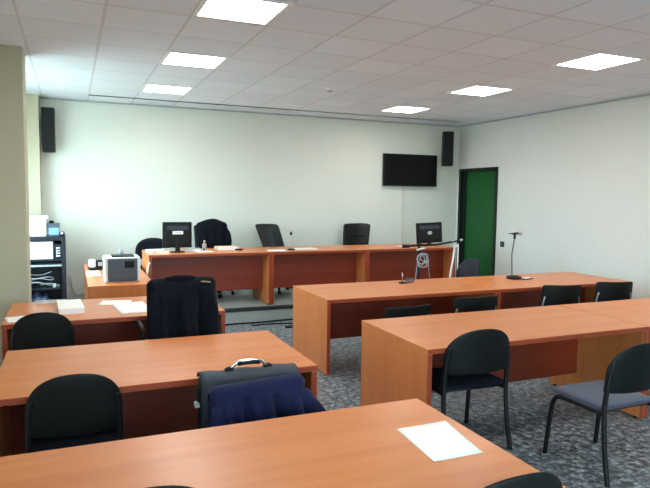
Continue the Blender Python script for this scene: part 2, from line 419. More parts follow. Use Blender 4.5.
# ------------------------------------------------------------------ stacking chairs
def stack_chair(name, label, seatmat='fabric_navy', backmat='fabric_navy', shell='shell', frame='blackm', n=2.3, z1=.665, fr=.0155):
    t = thing(name, (0, 0, 0), 0, label, 'chair')
    sq = lambda u, n: (max(0, 1-abs(u)**n))**(1/n)
    # seat pad : slab laid flat
    mb = slab(.232, lambda u: .215*(.8+.2*sq(u, 5)), lambda u: -.215*(.86+.14*sq(u, 5)), .045, curve=0, N=14, Mv=8)
    mb.bm.transform(Matrix.Translation((0, .01, .452)) @ Matrix.Rotation(-PI/2, 4, 'X'))
    mb.build('seat', M[seatmat], t, [('sub', 1)])
    mb = slab(.235, lambda u: z1+(.865-z1)*sq(u, n), lambda u: .555+.02*(1-sq(u, 5)), .022, curve=.055, N=18, Mv=8)
    for v in mb.bm.verts: v.co.y += -.268 - (v.co.z-.55)*.10
    bk = mb.build('backrest', M[shell], t, [('sub', 1)])
    mb = slab(.208, lambda u: z1-.01+(.85-z1)*sq(u, n), lambda u: .58, .022, curve=.046, N=16, Mv=8)
    for v in mb.bm.verts: v.co.y += -.249 - (v.co.z-.55)*.10
    mb.build('back_pad', M[backmat], bk, [('sub', 1)])
    for s in (-1, 1):
        MB().tube([(s*.232, -.275, .002), (s*.226, -.235, .2), (s*.222, -.215, .42), (s*.222, -.22, .52), (s*.216, -.235, .66), (s*.2, -.25, .74)], fr, 10, smooth_path=2).build('leg', M[frame], t)
        MB().tube([(s*.232, .24, .002), (s*.225, .215, .25), (s*.222, .19, .41), (s*.218, .1, .425), (s*.218, -.21, .425)], fr, 10, smooth_path=2).build('leg', M[frame], t)
    for yy in (.12, -.16): MB().tube([(-.22, yy, .422), (.22, yy, .422)], .009, 8).build('seat_rail', M['blackm'], t)
    return t
ch = stack_chair('stacking_chair', '', 'fabric', 'fabric_navy')
ch2 = stack_chair('stacking_chair', '', 'fabric_navy', 'fabric_navy')
ch3 = stack_chair('stacking_chair', '', 'fabric_grey', 'fabric_grey', shell='fabric_grey')
ch4 = stack_chair('stacking_chair', '', 'fabric_navy', 'fabric_navy', frame='steel', n=7, z1=.82, fr=.011)
u1, u2, u3, u4 = [False], [False], [False], [False]
place(ch, u1, (3.16, 2.77, 0), .0, 'black framed chair with slate blue seat at the right edge, pulled out', None)
c = place(ch2, u2, (2.49, 3.42, 0), -.03, 'black round-backed chair tucked under the left desk of near right row', None); c.scale = (1.12, 1, 1)
c = place(ch2, u2, (-.0, 3.27, 0), .0, 'black round-backed chair at the middle left desk, left of the coat', None); c.scale = (.93, 1, 1.01)
c = place(ch2, u2, (.83, 3.0, 0), .0, 'black chair hidden beneath the navy coat and briefcase', None); c.scale = (1, 1, .895)
c = place(ch2, u2, (-.205, 4.96, 0), .0, 'dark round-backed chair at the clerk desk, beside the pillar', None); c.scale = (.9, 1, 1)
GR = 'chairs tucked at the far right row'
for x, y, sc, rz, lb in ((2.88, 5.0, .82, .05, 'low navy chair tucked deepest under far row, leftmost there'),
                         (3.66, 4.98, .875, -.05, 'second low navy chair from the left under the far right row'),
                         (4.68, 4.84, .98, -.28, 'black chair rising above the far right row, left of the last one'),
                         (5.42, 4.84, .98, -.28, 'black chair at the right end of the far right row')):
    c = place(ch4, u4, (x, y, 0), rz, lb, GR); c.scale = (1.08 if sc < .95 else .9, 1, sc)
place(ch2, u2, (1.12, 8.87, DZ), PI, 'navy round-backed chair behind the left monitor on the dais', None)
place(ch3, u3, (5.17, 7.2, 0), .2, 'grey fabric chair standing in front of the green door', None)
c = place(ch2, u2, (1.225, 1.64, 0), .0, 'chair back just showing at the bottom edge, right of centre', None); c.scale = (1, 1, 1.04)
c = place(ch2, u2, (.13, 1.68, 0), .0, 'chair back barely touching the bottom edge, left of centre', None); c.scale = (1, 1, 1.206)

# ------------------------------------------------------------------ office chairs
def office_chair(name, loc, rz, label, zt=1.07, lean=-.12, w=.235, tilt=0, bands=False, nexp=5, arms=True, z0=.5):
    t = thing(name, loc, rz, label, 'chair')
    sq = lambda u, n: (max(0, 1-abs(u)**n))**(1/n)
    mb = slab(.25, lambda u: .24*(.8+.2*sq(u, 5)), lambda u: -.24*(.85+.15*sq(u, 5)), .08, N=14, Mv=8)
    mb.bm.transform(Matrix.Translation((0, .0, .48)) @ Matrix.Rotation(-PI/2, 4, 'X'))
    mb.build('seat', M['leather'], t, [('sub', 1)])
    mb = slab(w, lambda u: zt-.07+.07*sq(u, nexp), lambda u: z0+.02*(1-sq(u, 4)), .07, curve=.05, N=18, Mv=12)
    for v in mb.bm.verts:
        v.co.y += -.27 + (v.co.z-.5)*lean; v.co.x += (v.co.z-.5)*tilt
        v.co.x *= .9 + .1*(v.co.z-.5)/(zt-.5)
    bk = mb.build('backrest', M['leather'], t, [('sub', 1)])
    if bands:
        for zz in (.72, .86):
            b = MB(); yy = -.27+(zz-.5)*lean
            b.tube([(-w*.8, yy+.075, zz), (-w*.4, yy+.05, zz), (0, yy+.042, zz), (w*.4, yy+.05, zz), (w*.8, yy+.075, zz)], .012, 8, smooth_path=1)
            b.build('seam_roll', M['black'], bk)
    if arms:
        for s in (-1, 1):
            MB().tube([(s*.24, -.22, .47), (s*.29, -.2, .55), (s*.3, -.17, .68), (s*.3, .0, .70), (s*.3, .13, .69)], .018, 8, smooth_path=2).build('armrest', M['black'], t)
    MB().lathe([(.028, .1), (.028, .3), (.02, .3), (.02, .44)], n=16).build('gas_column', M['chrome'], t)
    bs = MB(); bs.lathe([(.05, .075), (.05, .12), (.03, .125)], n=16)
    ends = []
    for k in range(5):
        a = 2*PI*k/5+.3; ends.append(a)
        bs.tube([(0, 0, .1), (.15*math.cos(a), .15*math.sin(a), .095), (.28*math.cos(a), .28*math.sin(a), .07)], .02, 8, rr=[.026, .022, .016])
    b = bs.build('star_base', M['black'], t)
    for a in ends:
        c = Vector((.28*math.cos(a), .28*math.sin(a), .03))
        w_ = MB(); tv = Vector((-math.sin(a), math.cos(a), 0))
        w_.tube([c-tv*.024, c-tv*.006], .029, 14).tube([c+tv*.006, c+tv*.024], .029, 14).tube([c, c+Vector((0, 0, .035))], .008, 8)
        w_.build('caster', M['black'], b)
    return t
office_chair('office_chair', (1.97, 8.85, DZ), PI+.1, 'black office chair under the black robe on the dais', zt=1.06, w=.23)
office_chair('office_chair', (2.99, 8.86, DZ), PI-.25, 'black office chair with slanting back behind the gooseneck microphone', zt=1.06, w=.19, tilt=.32, lean=-.1)
office_chair('office_chair', (4.45, 8.86, DZ), PI+.05, 'black padded leather chair alone behind the right part of the dais', zt=1.06, w=.26, tilt=-.12, bands=True)
office_chair('office_chair', (.78, 4.88, 0), .06, 'office chair beneath the large dark jacket at the clerk desk', zt=1.03, w=.235, lean=-.06)

# ------------------------------------------------------------------ garments
def drape(w, zt, zb_back, zb_front, ty, slope=.08, amp=.02, ph=0., NU=34, NB=16, edge=.6, hem=0.03, flare=0.0, rise=0.0):
    """cloth over a chair back: back sheet (-Y), rounded top, front sheet (+Y); open at the bottom"""
    mb = MB(); cols = []
    for i in range(NU+1):
        u = -1+2*i/NU
        top = zt + rise*u - slope*abs(u)**2.6 - .03*(max(0, abs(u)-.85)/.15)**2
        th = ty*(1-.75*max(0, (abs(u)-edge)/(1-edge))**2)
        col = []
        for j in range(NB):             # back, from hem up
            v = j/NB; z = zb_back + hem*math.sin(u*3+ph) + (top-th-zb_back)*v
            f = (1-v)**.5
            y = -th - f*(.03+amp*math.sin(u*9+ph)+amp*.6*math.sin(u*21+2*ph+v*2)) - .012*math.sin(u*6+ph*1.7)*math.sin(v*5)
            col.append((u*w*(1+flare*(1-v))+.008*math.sin(z*22+ph)*(1-abs(u)*.3), y, z))
        for k in range(7):
            a = PI*k/6; col.append((u*w, -th*math.cos(a), top-th+th*math.sin(a)))
        for j in range(1, 7):
            v = j/6; col.append((u*w, th+.012*math.sin(u*10+ph)*v, top-th+(zb_front-top+th)*v))
        cols.append([mb.bm.verts.new(p) for p in col])
    for a, b in zip(cols, cols[1:]):
        for j in range(len(a)-1):
            f = mb.bm.faces.new((a[j], b[j], b[j+1], a[j+1])); f.smooth = True
    return mb
def sleeve(pts, radii, ph=0, n=14, flat=.55):
    mb = MB(); pts2 = [Vector(p) for p in pts]
    rs = []; K = 14
    for k in range(K+1):
        s = k/K*(len(pts2)-1); i = min(int(s), len(pts2)-2); f = s-i
        p = pts2[i].lerp(pts2[i+1], f); r = radii[i]*(1-f)+radii[i+1]*f
        r *= 1+.06*math.sin(k*1.9+ph)
        rs.append([p+Vector((math.cos(2*PI*q/n)*r, math.sin(2*PI*q/n)*r*flat, .006*math.sin(q*2+k+ph))) for q in range(n)])
    return mb.rings(rs)

# big dark jacket over the clerk's office chair
j = thing('jacket', (.775, 4.605, 0), .06, 'large near-black jacket hung over the office chair at the clerk desk', 'jacket')
drape(.262, 1.085, .5, .72, .062, slope=.012, amp=.032, ph=.6, edge=.82, flare=.05).build('jacket_body', M['wool_black'], j, [('sol', .008), ('sub', 1)])
for s, p in ((-1, 0), (1, 2)):
    sleeve([(s*.205, -.05, 1.0), (s*.215, -.075, .86), (s*.215, -.095, .68), (s*.21, -.1, .52)], [.03, .05, .052, .046], p).build('sleeve', M['wool_black'], j, [('sub', 1)])
MB().tube([(-.13, -.03, 1.075), (-.07, -.05, 1.088), (0, -.055, 1.09), (.05, -.05, 1.086), (.09, -.02, 1.075)], .018, 10, smooth_path=2, flat=.6).build('collar', M['wool_black'], j)
MB().tube([(.13, -.068, 1.052), (.17, -.072, 1.05), (.205, -.066, 1.043)], .006, 6, smooth_path=1).build('yellow_trim', M['yellow'], j)

# black robe over the judge's chair
j = thing('robe', (1.995, 9.13, DZ), PI+.1, 'black robe draped over the dais chair right of the left monitor', 'robe')
drape(.245, 1.12, .5, .62, .062, slope=.045, amp=.016, ph=2.2).build('robe_body', M['wool_black'], j, [('sol', .008), ('sub', 1)])
drape(.2, 1.135, .55, .45, .08, slope=.05, amp=.02, ph=1.1, flare=.35).build('robe_cape', M['wool_black'], j, [('sol', .008), ('sub', 1)])
sleeve([(-.2, .0, 1.03), (-.235, .04, .93), (-.25, .05, .82), (-.25, .05, .66)], [.04, .055, .06, .05], 1).build('sleeve', M['wool_black'], j, [('sub', 1)])
MB().tube([(-.1, .02, 1.11), (0, .06, 1.135), (.1, .02, 1.11)], .022, 10, smooth_path=2, flat=.6).build('collar', M['wool_black'], j)

# navy coat over the briefcase chair
j = thing('coat', (.82, 2.735, 0), 0, 'navy blue coat hanging over the chair that holds the briefcase', 'coat')
drape(.24, .822, .44, .56, .058, slope=-.0, amp=.038, ph=1.3, edge=.88, flare=.14, rise=.012).build('coat_body', M['wool_navy'], j, [('sol', .008), ('sub', 1)])
sleeve([(.2, -.02, .765), (.27, -.045, .65), (.33, -.05, .54), (.36, -.05, .40)], [.055, .075, .07, .06], 2).build('sleeve', M['wool_navy'], j, [('sub', 1)])
sleeve([(-.2, -.05, .74), (-.215, -.11, .62), (-.19, -.13, .5), (-.17, -.13, .36)], [.035, .05, .05, .045], .4).build('sleeve', M['wool_navy'], j, [('sub', 1)])

# briefcase standing on the seat
b = thing('briefcase', (.85, 3.0, .43), 0, 'grey-blue soft briefcase with chrome arched handle behind the navy coat', 'briefcase')
MB().box(-.26, .26, -.055, .055, 0, .35, .02, 3).build('body', M['bag_dark'], b)
fl = MB()
N_ = 14; ring = []
prof = [(-.066, .06), (-.068, .2), (-.064, .34), (-.045, .365), (0, .373), (.045, .365), (.064, .34)]
vs = [[fl.bm.verts.new((-.262+.524*i/N_, y, z + .004*math.sin(i*1.3))) for y, z in prof] for i in range(N_+1)]
for a_, b_ in zip(vs, vs[1:]):
    for k in range(len(prof)-1):
        f = fl.bm.faces.new((a_[k], b_[k], b_[k+1], a_[k+1])); f.smooth = True
fl.build('flap', M['bag'], b, [('sol', .006)])
MB().tube([(-.1, 0, .37), (-.085, 0, .397), (-.05, 0, .417), (.05, 0, .42), (.085, 0, .4), (.1, 0, .37)], .0085, 10, smooth_path=2).build('handle', M['chrome'], b)
MB().tube([(-.06, -.004, .405), (-.03, -.004, .408), (.03, -.004, .409), (.06, -.004, .405)], .012, 10).build('grip', M['black'], b)
for s in (-1, 1):
    MB().tube([(s*.125, 0, .374), (s*.105, 0, .385), (s*.085, 0, .374)], .012, 8, smooth_path=1).build('handle_mount', M['black'], b)
MB().box(-.285, -.262, -.02, .02, .2, .225, .003).build('buckle', M['white'], b)
MB().box(-.27, -.261, -.015, .015, .0, .3, .002).build('strap', M['bag_dark'], b)

# ------------------------------------------------------------------ paper things
def sheet(name, pts, label, cat='paper', mat='paper', t=.0012, curl=.006, group=None, stack=0):
    """thin sheet from four corners a,b,c,d (z of the desk given)"""
    mb = MB(); n = 8; z = pts[0][2]; A, B, C_, D_ = [Vector(p) for p in pts]
    top = []; bot = []
    for i in range(n+1):
        r1 = []; r2 = []
        for k in range(n+1):
            p = A.lerp(B, i/n).lerp(D_.lerp(C_, i/n), k/n)
            lift = curl*((i/n)**3*(k/n)**2 + .5*(1-i/n)**4*(1-k/n)**3)
            r1.append(mb.bm.verts.new((p.x, p.y, z+stack+t+lift))); r2.append(mb.bm.verts.new((p.x, p.y, z+lift)))
        top.append(r1); bot.append(r2)
    for i in range(n):
        for k in range(n):
            f = mb.bm.faces.new((top[i][k], top[i+1][k], top[i+1][k+1], top[i][k+1])); f.smooth = True
            mb.bm.faces.new((bot[i][k], bot[i][k+1], bot[i+1][k+1], bot[i+1][k]))
        for T, Bt in ((top, bot),):
            mb.bm.faces.new((T[i][0], Bt[i][0], Bt[i+1][0], T[i+1][0])); mb.bm.faces.new((T[i][n], T[i+1][n], Bt[i+1][n], Bt[i][n]))
            mb.bm.faces.new((T[0][i], T[0][i+1], Bt[0][i+1], Bt[0][i])); mb.bm.faces.new((T[n][i], Bt[n][i], Bt[n][i+1], T[n][i+1]))
    return tag(mb.build(name, M[mat]), label, cat, group)
def rect(cx, cy, z, w, h, rz):
    c, s = math.cos(rz), math.sin(rz)
    return [(cx+x*c-y*s, cy+x*s+y*c, z) for x, y in ((-w/2, -h/2), (w/2, -h/2), (w/2, h/2), (-w/2, h/2))]
D0 = DH+.0005; DJ = DZ+DH+.0005
sheet('paper_sheet', [(1.22, 1.80, D0), (1.445, 1.805, D0), (1.49, 2.12, D0), (1.25, 2.13, D0)], 'single white sheet lying on the nearest desk')
sheet('paper_sheet', rect(.47, 5.3, D0, .27, .5, .1), 'long white papers on the clerk desk, touching the dark jacket', curl=.003, stack=.003)
sheet('paper_sheet', rect(.35, 5.6, D0, .26, .22, -.25), 'slanted white sheet at the back edge of the clerk desk', curl=.002)
sheet('paper_sheet', rect(-.4, 5.1, D0, .15, .22, .2), 'pale sheet at the left end of the clerk desk behind the chair', curl=.003)
b = thing('paper_block', (-.02, 5.37, DH), .06, 'thick white paper block on the left of the clerk desk', 'paper block')
MB().box(-.095, .095, -.2, .24, 0, .044, .003).build('sheets', M['paper'], b)
MB().box(-.097, .097, -.202, .242, .0442, .047).build('cover', M['paper'], b)
b = thing('folder', (-.16, 5.8, DH), .0, 'small pale grey folder at the back edge of clerk desk by the rack', 'folder')
MB().box(-.14, .1, -.05, .05, 0, .012, .002).build('folder_sheets', M['paper'], b); MB().box(-.145, .105, -.054, .054, .012, .015).build('cover', M['lgrey'], b)

sheet('paper_sheet', rect(.24, 7.75, D0, .16, .5, 0), 'white sheet on the printer desk, in front of the telephone', curl=.0)
sheet('paper_sheet', rect(1.67, 8.1, DJ, .24, .2, .1), 'white sheet at the front of the left dais desk below the robe', curl=.002)
sheet('paper_sheet', rect(2.68, 8.0, DJ, .26, .24, -.1), 'white sheet at the left end of the middle dais desk', curl=.002)
sheet('paper_sheet', rect(3.15, 8.12, DJ, .32, .22, .08), 'white sheets right of the gooseneck microphone on the middle dais desk', curl=.002, stack=.006)
sheet('paper_sheet', rect(4.86, 8.2, DJ, .2, .2, .1), 'white sheet left of the right monitor on the dais', curl=.002)
def book(x, y, w, d, h, rz, label, cat, m1, m2):
    b = thing(cat.replace(' ', '_'), (x, y, DZ+DH), rz, label, cat)
    MB().box(-w/2+.004, w/2-.004, -d/2+.004, d/2-.004, .002, h-.002).build('pages', M[m1], b)
    MB().box(-w/2, w/2, -d/2, d/2, 0, .002).box(-w/2, w/2, -d/2, d/2, h-.002, h).box(-w/2, -w/2+.003, -d/2, d/2, .002, h-.002).build('cover', M[m2], b)
book(1.04, 8.2, .2, .26, .03, .2, 'cream file pile at the left end of the dais desk', 'file pile', 'paper_w', 'paper')
book(1.1, 7.96, .16, .14, .022, -.1, 'small pinkish file before the left monitor', 'file', 'paper_w', 'paper_w')
book(1.25, 8.36, .2, .16, .03, .1, 'white file right behind the foot of the left monitor', 'file', 'paper', 'lgrey')
book(1.55, 8.3, .2, .24, .028, -.1, 'pale grey file between the left monitor and the bottle', 'file', 'paper', 'lgrey')
book(2.03, 8.33, .3, .2, .045, .05, 'thick white book lying in front of the robe', 'book', 'paper', 'paper_w')
bt = thing('bottle', (1.71, 8.3, DZ+DH), 0, 'small clear plastic bottle standing in front of the robe', 'bottle')
MB().lathe([(.0, 0), (.028, 0), (.03, .01), (.03, .085), (.012, .11), (.012, .125)], n=20).build('body', M['glass'], bt)
MB().lathe([(.014, .122), (.014, .135), (0, .136)], n=16).build('cap', M['white'], bt)
MB().lathe([(.0306, .03), (.0306, .07)], n=20).build('label_band', M['lgrey'], bt)
kb = thing('handset', (2.17, 8.18, DZ+DH), .2, 'dark little device right of the white book on the dais', 'phone')
MB().box(-.05, .05, -.03, .03, 0, .02, .006).build('body', M['black'], kb); MB().box(-.03, .03, -.02, .02, .02, .022).build('keypad', M['grey'], kb)

# ------------------------------------------------------------------ monitors and tv
def monitor(loc, rz, w, h, label, tilt=0, badge=False, plate=False, z=.09):
    t = thing('monitor', loc, rz, label, 'monitor')
    R_ = Matrix.Translation((0, 0, z+h/2)) @ Matrix.Rotation(tilt, 4, 'Y')
    mb = MB().box(-w/2, w/2, -.012, .016, -h/2, h/2, .006); mb.bm.transform(R_)
    c = mb.build('case', M['black'], t)
    mb = MB().box(-w/2+.03, w/2-.03, -.045, -.011, -h/2+.03, h/2-.03, .015); mb.bm.transform(R_); mb.build('rear_cover', M['black'], c)
    mb = MB().box(-w/2+.016, w/2-.016, .0155, .018, -h/2+.018, h/2-.016); mb.bm.transform(R_); mb.build('screen', M['screen'], t)
    mb = MB()
    for k in range(5): mb.box(-w/2+.05, w/2-.05, -.047, -.0445, h/2-.055-.011*k, h/2-.05-.011*k)
    mb.bm.transform(R_); mb.build('vent', M['grey'], c)
    MB().box(-.03, .03, -.05, -.02, .015, z+h*.45, .006).build('stand_neck', M['black'], t)
    MB().lathe([(0, 0), (.1, 0), (.1, .008), (.04, .018), (0, .018)], (0, -.01, 0), 28).build('stand_base', M['black'], t)
    if plate:
        mb = MB().box(-.07, .07, -.0535, -.0505, .01, .055); mb.bm.transform(R_); mb.build('asset_label', M['paper'], c)
        mb = MB().box(-.045, .045, -.0542, -.0534, .028, .034); mb.bm.transform(R_); mb.build('label_line', M['lgrey'], c)
    if badge:
        mb = MB(); rs = []
        for yy, r in ((-.0455, .04), (-.052, .036)):
            rs.append([Vector((r*math.cos(2*PI*k/24), yy, .0+r*.8*math.sin(2*PI*k/24))) for k in range(24)])
        mb.rings(rs, smooth=False); mb.bm.transform(R_); mb.build('badge', M['lgrey'], c)
    return t
monitor((1.31, 8.13, DZ+DH), .0, .385, .345, 'black monitor seen from behind on the left of the dais, white label', plate=True, z=.06)
monitor((5.40, 8.3, DZ+DH), -.3, .43, .33, 'black monitor seen from behind on the right of the dais, round badge', tilt=-.06, badge=True, z=.035)

tv = thing('television', (5.655, 9.36, 2.2), -.03, 'large black flat television mounted high on the back wall', 'television')
mb = MB().box(-.545, .545, -.025, .025, -.285, .285, .006); mb.build('case', M['black'], tv)
MB().box(-.525, .525, -.0275, -.0245, -.262, .265).build('screen', M['screen'], tv)
MB().box(-.15, .15, .025, .055, -.12, .12).build('wall_bracket', M['blackm'], tv)
cd = MB().box(5.535, 5.565, YB-.018, YB, DZ+.09, 1.93, .002)
tag(cd.build('wall_conduit', M['conduit']), 'pale vertical cable conduit running down from the television', 'conduit')

def wall_speaker(loc, rz, w, h, d_, label):
    t = thing('loudspeaker', loc, rz, label, 'speaker', 'tall wall loudspeakers')
    MB().box(-w/2, w/2, -d_/2, d_/2, -h/2, h/2, .012).build('cabinet', M['black'], t)
    MB().box(-w/2+.012, w/2-.012, -d_/2-.008, -d_/2+.002, -h/2+.015, h/2-.015, .004).build('grille', M['grille'], t)
    MB().box(-.03, .03, d_/2, d_/2+.05, -.1, .1).build('bracket', M['blackm'], t)
wall_speaker((6.335, 9.2, 2.60), -.45, .19, .62, .16, 'tall black loudspeaker in the corner above the green door')
wall_speaker((-.265, 9.25, 2.585), -.05, .165, .61, .17, 'tall black loudspeaker on the left end of the back wall')
sw = thing('light_switch', (6.74-.006, 8.1, .94), 0, 'small black square switch on the wall right of the green door', 'switch')
MB().box(-.006, .006, -.045, .045, -.045, .045, .002).build('plate', M['black'], sw); MB().box(-.01, -.006, -.02, .02, -.025, .025, .001).build('rocker', M['grey'], sw)

# ------------------------------------------------------------------ microphones
def mic(parent, p, dirv, L_=.16, r=.012, head='lgrey', body='black'):
    p = Vector(p); dv = Vector(dirv).normalized()
    MB().tube([p, p+dv*L_*.65], r, 10, rr=[r*.75, r]).build('microphone_body', M[body], parent)
    q = p+dv*L_*.65
    MB().tube([q, q+dv*.015, q+dv*.035, q+dv*.055], r, 12, rr=[r*1.1, r*1.75, r*1.75, r*.8]).build('microphone_head', M[head], parent)
# gooseneck on dais
t = thing('gooseneck_microphone', (2.9, 8.02, DZ+DH), 0, 'small gooseneck microphone with black foot on the middle dais desk', 'microphone')
MB().lathe([(0, 0), (.055, 0), (.055, .012), (.03, .022), (0, .022)], n=20).build('base', M['black'], t)
MB().tube([(0, 0, .02), (0, -.005, .12), (-.01, -.01, .22)], .007, 8, smooth_path=1).build('stem', M['steel'], t)
MB().tube([(-.01, -.01, .215), (-.013, -.02, .235), (-.014, -.03, .262)], .013, 10, rr=[.01, .018, .012]).build('microphone_head', M['black'], t)
# tall table stand on far right row
t = thing('table_microphone_stand', (4.97, 5.74, DH), 0, 'tall table microphone on thin pole with black round foot', 'microphone stand')
MB().lathe([(0, 0), (.09, 0), (.09, .025), (.06, .036), (.02, .04), (0, .04)], n=28).build('base', M['black'], t)
MB().tube([(-.03, 0, .028), (-.045, 0, .3), (-.01, 0, .51)], .007, 8).build('pole', M['grey'], t)
MB().tube([(-.012, 0, .49), (-.01, 0, .55)], .014, 10).tube([(-.04, 0, .55), (.02, 0, .555)], .013, 10).build('clip', M['black'], t)
MB().tube([(-.11, -.01, .553), (-.02, 0, .556)], .006, 8).tube([(-.02, 0, .556), (.045, .004, .556)], .011, 10).build('microphone_body', M['black'], t)
MB().tube([(.045, .004, .556), (.06, .005, .556), (.085, .005, .555), (.1, .005, .555)], .015, 12, rr=[.016, .027, .027, .014]).build('microphone_head', M['lgrey'], t)
nb = thing('notepad', (5.10, 5.66, DH), .2, 'small white and black pad lying against the table microphone foot', 'notepad')
MB().box(-.075, .075, -.035, .035, 0, .012, .002).build('sheets', M['black'], nb); MB().box(-.07, .07, -.03, .03, .012, .016).build('cover', M['paper'], nb)
# little desk base with cable tangle
t = thing('desk_microphone', (3.46, 5.84, DH), 0, 'little microphone base with curled cable on the far right row', 'microphone base')
MB().lathe([(0, 0), (.045, 0), (.045, .01), (.02, .02), (0, .02)], n=20).build('base', M['blackm'], t)
MB().tube([(0, 0, .018), (-.003, 0, .12)], .005, 8).build('pin', M['steel'], t)
pts = [(.02, -.02, .01)]
for k in range(20):
    a = k*.9; pts.append((.06+.06*math.cos(a)+.002*k, -.03+.05*math.sin(a), .008+.0026*k))
MB().tube(pts, .0055, 8, smooth_path=2).build('cable', M['grey'], t)
# black floor stand with boom and coiled cable
t = thing('floor_microphone_stand', (4.40, 7.0, 0), 0, 'black floor microphone stand with level boom and coiled cable', 'microphone stand')
MB().tube([(0, 0, .14), (0, 0, 1.06)], .02, 10).tube([(0, 0, .5), (0, 0, .62)], .018, 10).build('pole', M['blackm'], t)
for k in range(3):
    a = 2*PI*k/3+.4
    MB().tube([(0, 0, .22), (.12*math.cos(a), .12*math.sin(a), .12), (.3*math.cos(a), .3*math.sin(a), .012)], .009, 8).build('leg', M['blackm'], t)
MB().tube([(-.26, .0, 1.05), (0, 0, 1.062), (.3, .02, 1.06), (.56, .05, 1.09)], .015, 10).build('boom', M['blackm'], t)
MB().tube([(-.26, 0, 1.05), (-.16, 0, 1.052)], .024, 10).tube([(-.03, 0, 1.065), (.03, 0, 1.065)], .022, 10).build('clutch', M['black'], t)
MB().tube([(-.06, -.035, 1.0), (0, -.04, 1.012), (.07, -.035, 1.02)], .013, 8).build('paper_tape', M['white'], t)
pts = []
for k in range(46):
    a = k*.62; r = .06+.02*math.sin(k*.23)
    pts.append((.03+.035*math.sin(k*.16)+r*1.1*math.sin(a)*(1+.2*math.sin(k*.4)), -.035-.0006*k, .87+r*1.15*math.cos(a)-.03*math.sin(k*.3)))
MB().tube(pts, .006, 6, smooth_path=1).build('coiled_cable', M['lgrey'], t)
MB().tube([(-.03, -.03, .84), (-.06, -.03, .7), (-.07, -.03, .4), (-.05, -.03, .02)], .0045, 6, smooth_path=1).tube([(.12, -.03, .84), (.15, -.03, .7), (.19, -.03, .4), (.16, -.03, .02)], .0045, 6, smooth_path=1).build('hanging_cable', M['lgrey'], t)
MB().tube([(0, -.012, .77), (0, -.03, .77)], .012, 10).build('knob', M['white'], t)
# chrome stand by the dais end
t = thing('floor_microphone_stand', (5.06, 7.02, 0), 0, 'chrome floor microphone stand at the right end of the dais', 'microphone stand')
MB().tube([(0, 0, .03), (0, 0, 1.08)], .009, 10).build('pole', M['white'], t)
MB().lathe([(0, 0), (.14, 0), (.14, .015), (.1, .03), (.02, .035), (0, .035)], n=28).build('base', M['blackm'], t)
MB().tube([(0, 0, 1.07), (0, 0, 1.115)], .015, 10).tube([(-.05, 0, 1.10), (.03, 0, 1.118)], .012, 10).build('clip', M['black'], t)
mic(t, (-.12, -.01, 1.09), (1, .05, .16), .22, .011)
MB().tube([(-.06, 0, 1.05), (-.09, 0, 1.03), (-.04, 0, 1.02), (0, 0, 1.055)], .014, 8, smooth_path=1).build('white_tape', M['white'], t)
MB().tube([(-.07, -.01, 1.06), (-.07, -.01, .97), (-.1, -.01, .78), (-.14, -.02, .62), (-.15, -.02, .3), (-.2, 0, .02)], .014, 8, smooth_path=2).build('hanging_cable', M['white'], t)

# ------------------------------------------------------------------ cables on the floor and wall
def fcable(name, pts, r, label, mat='black'):
    return tag(MB().tube(pts, r, 8, smooth_path=2).build(name, M[mat]), label, 'cable')
fcable('floor_cable', [(1.0, 7.55, .012), (1.3, 7.62, .012), (1.7, 7.58, .012), (2.0, 7.64, .012), (2.3, 7.6, .012), (2.7, 7.67, .012), (3.2, 7.6, .012), (3.8, 7.62, .012), (4.3, 7.3, .012)], .011, 'black cable running along the foot of the dais step')
fcable('floor_cable', [(2.15, 7.45, .009), (2.4, 7.5, .009), (2.7, 7.42, .009), (2.95, 7.36, .009), (2.75, 7.3, .009), (2.5, 7.25, .009), (2.65, 7.15, .009), (3.1, 7.2, .009), (3.6, 7.25, .009)], .008, 'thin looped cable lying in front of the dais step cable')
fcable('wall_cable', [(-.03, 9.4, .5), (-.0, 9.4, .3), (.06, 9.4, .2), (.13, 9.4, .24), (.3, 9.4, .2)], .008, 'pale cable hanging on the wall between rack and printer desk', 'lgrey')
fcable('wall_cable', [(.9, 7.69, .86), (.87, 7.67, .8), (.845, 7.66, .5), (.86, 7.67, .3), (.88, 7.69, .012)], .013, 'pale cable bundle down the left end of the dais desks', 'conduit')

# ------------------------------------------------------------------ printer desk things
p = thing('laser_printer', (.515, 7.03, DH), 0, 'grey and white laser printer on the narrow desk', 'printer')
MB().box(-.19, .19, -.15, .2, .0, .275, .015).build('body', M['white'], p)
MB().box(-.155, .155, -.162, -.148, .012, .262, .01).build('front_cover', M['grey'], p)
MB().box(-.11, .13, -.11, .12, .275, .288, .006).build('output_tray', M['black'], p)
MB().box(.02, .12, -.1655, -.160, .16, .235, .002).build('control_panel', M['black'], p)
MB().box(-.13, .13, -.1655, -.160, .03, .075, .002).build('paper_tray', M['grey'], p)
MB().tube([(.0, .05, .286), (.0, .05, .33), (-.015, .06, .36)], .02, 8, rr=[.028, .02, .008]).build('paper_support', M['lgrey'], p)
t = thing('telephone', (.285, 8.15, DH), .1, 'small white and black desk telephone left of the laser printer', 'telephone')
MB().box(-.09, .09, -.1, .1, 0, .03, .008).build('base', M['black'], t)
MB().box(-.085, -.01, -.06, .06, .03, .13, .015).build('body', M['white'], t)
MB().box(.0, .08, -.07, .07, .03, .12, .015).build('handset', M['black'], t)
MB().box(.015, .065, -.074, -.069, .05, .1).build('keypad', M['lgrey'], t)

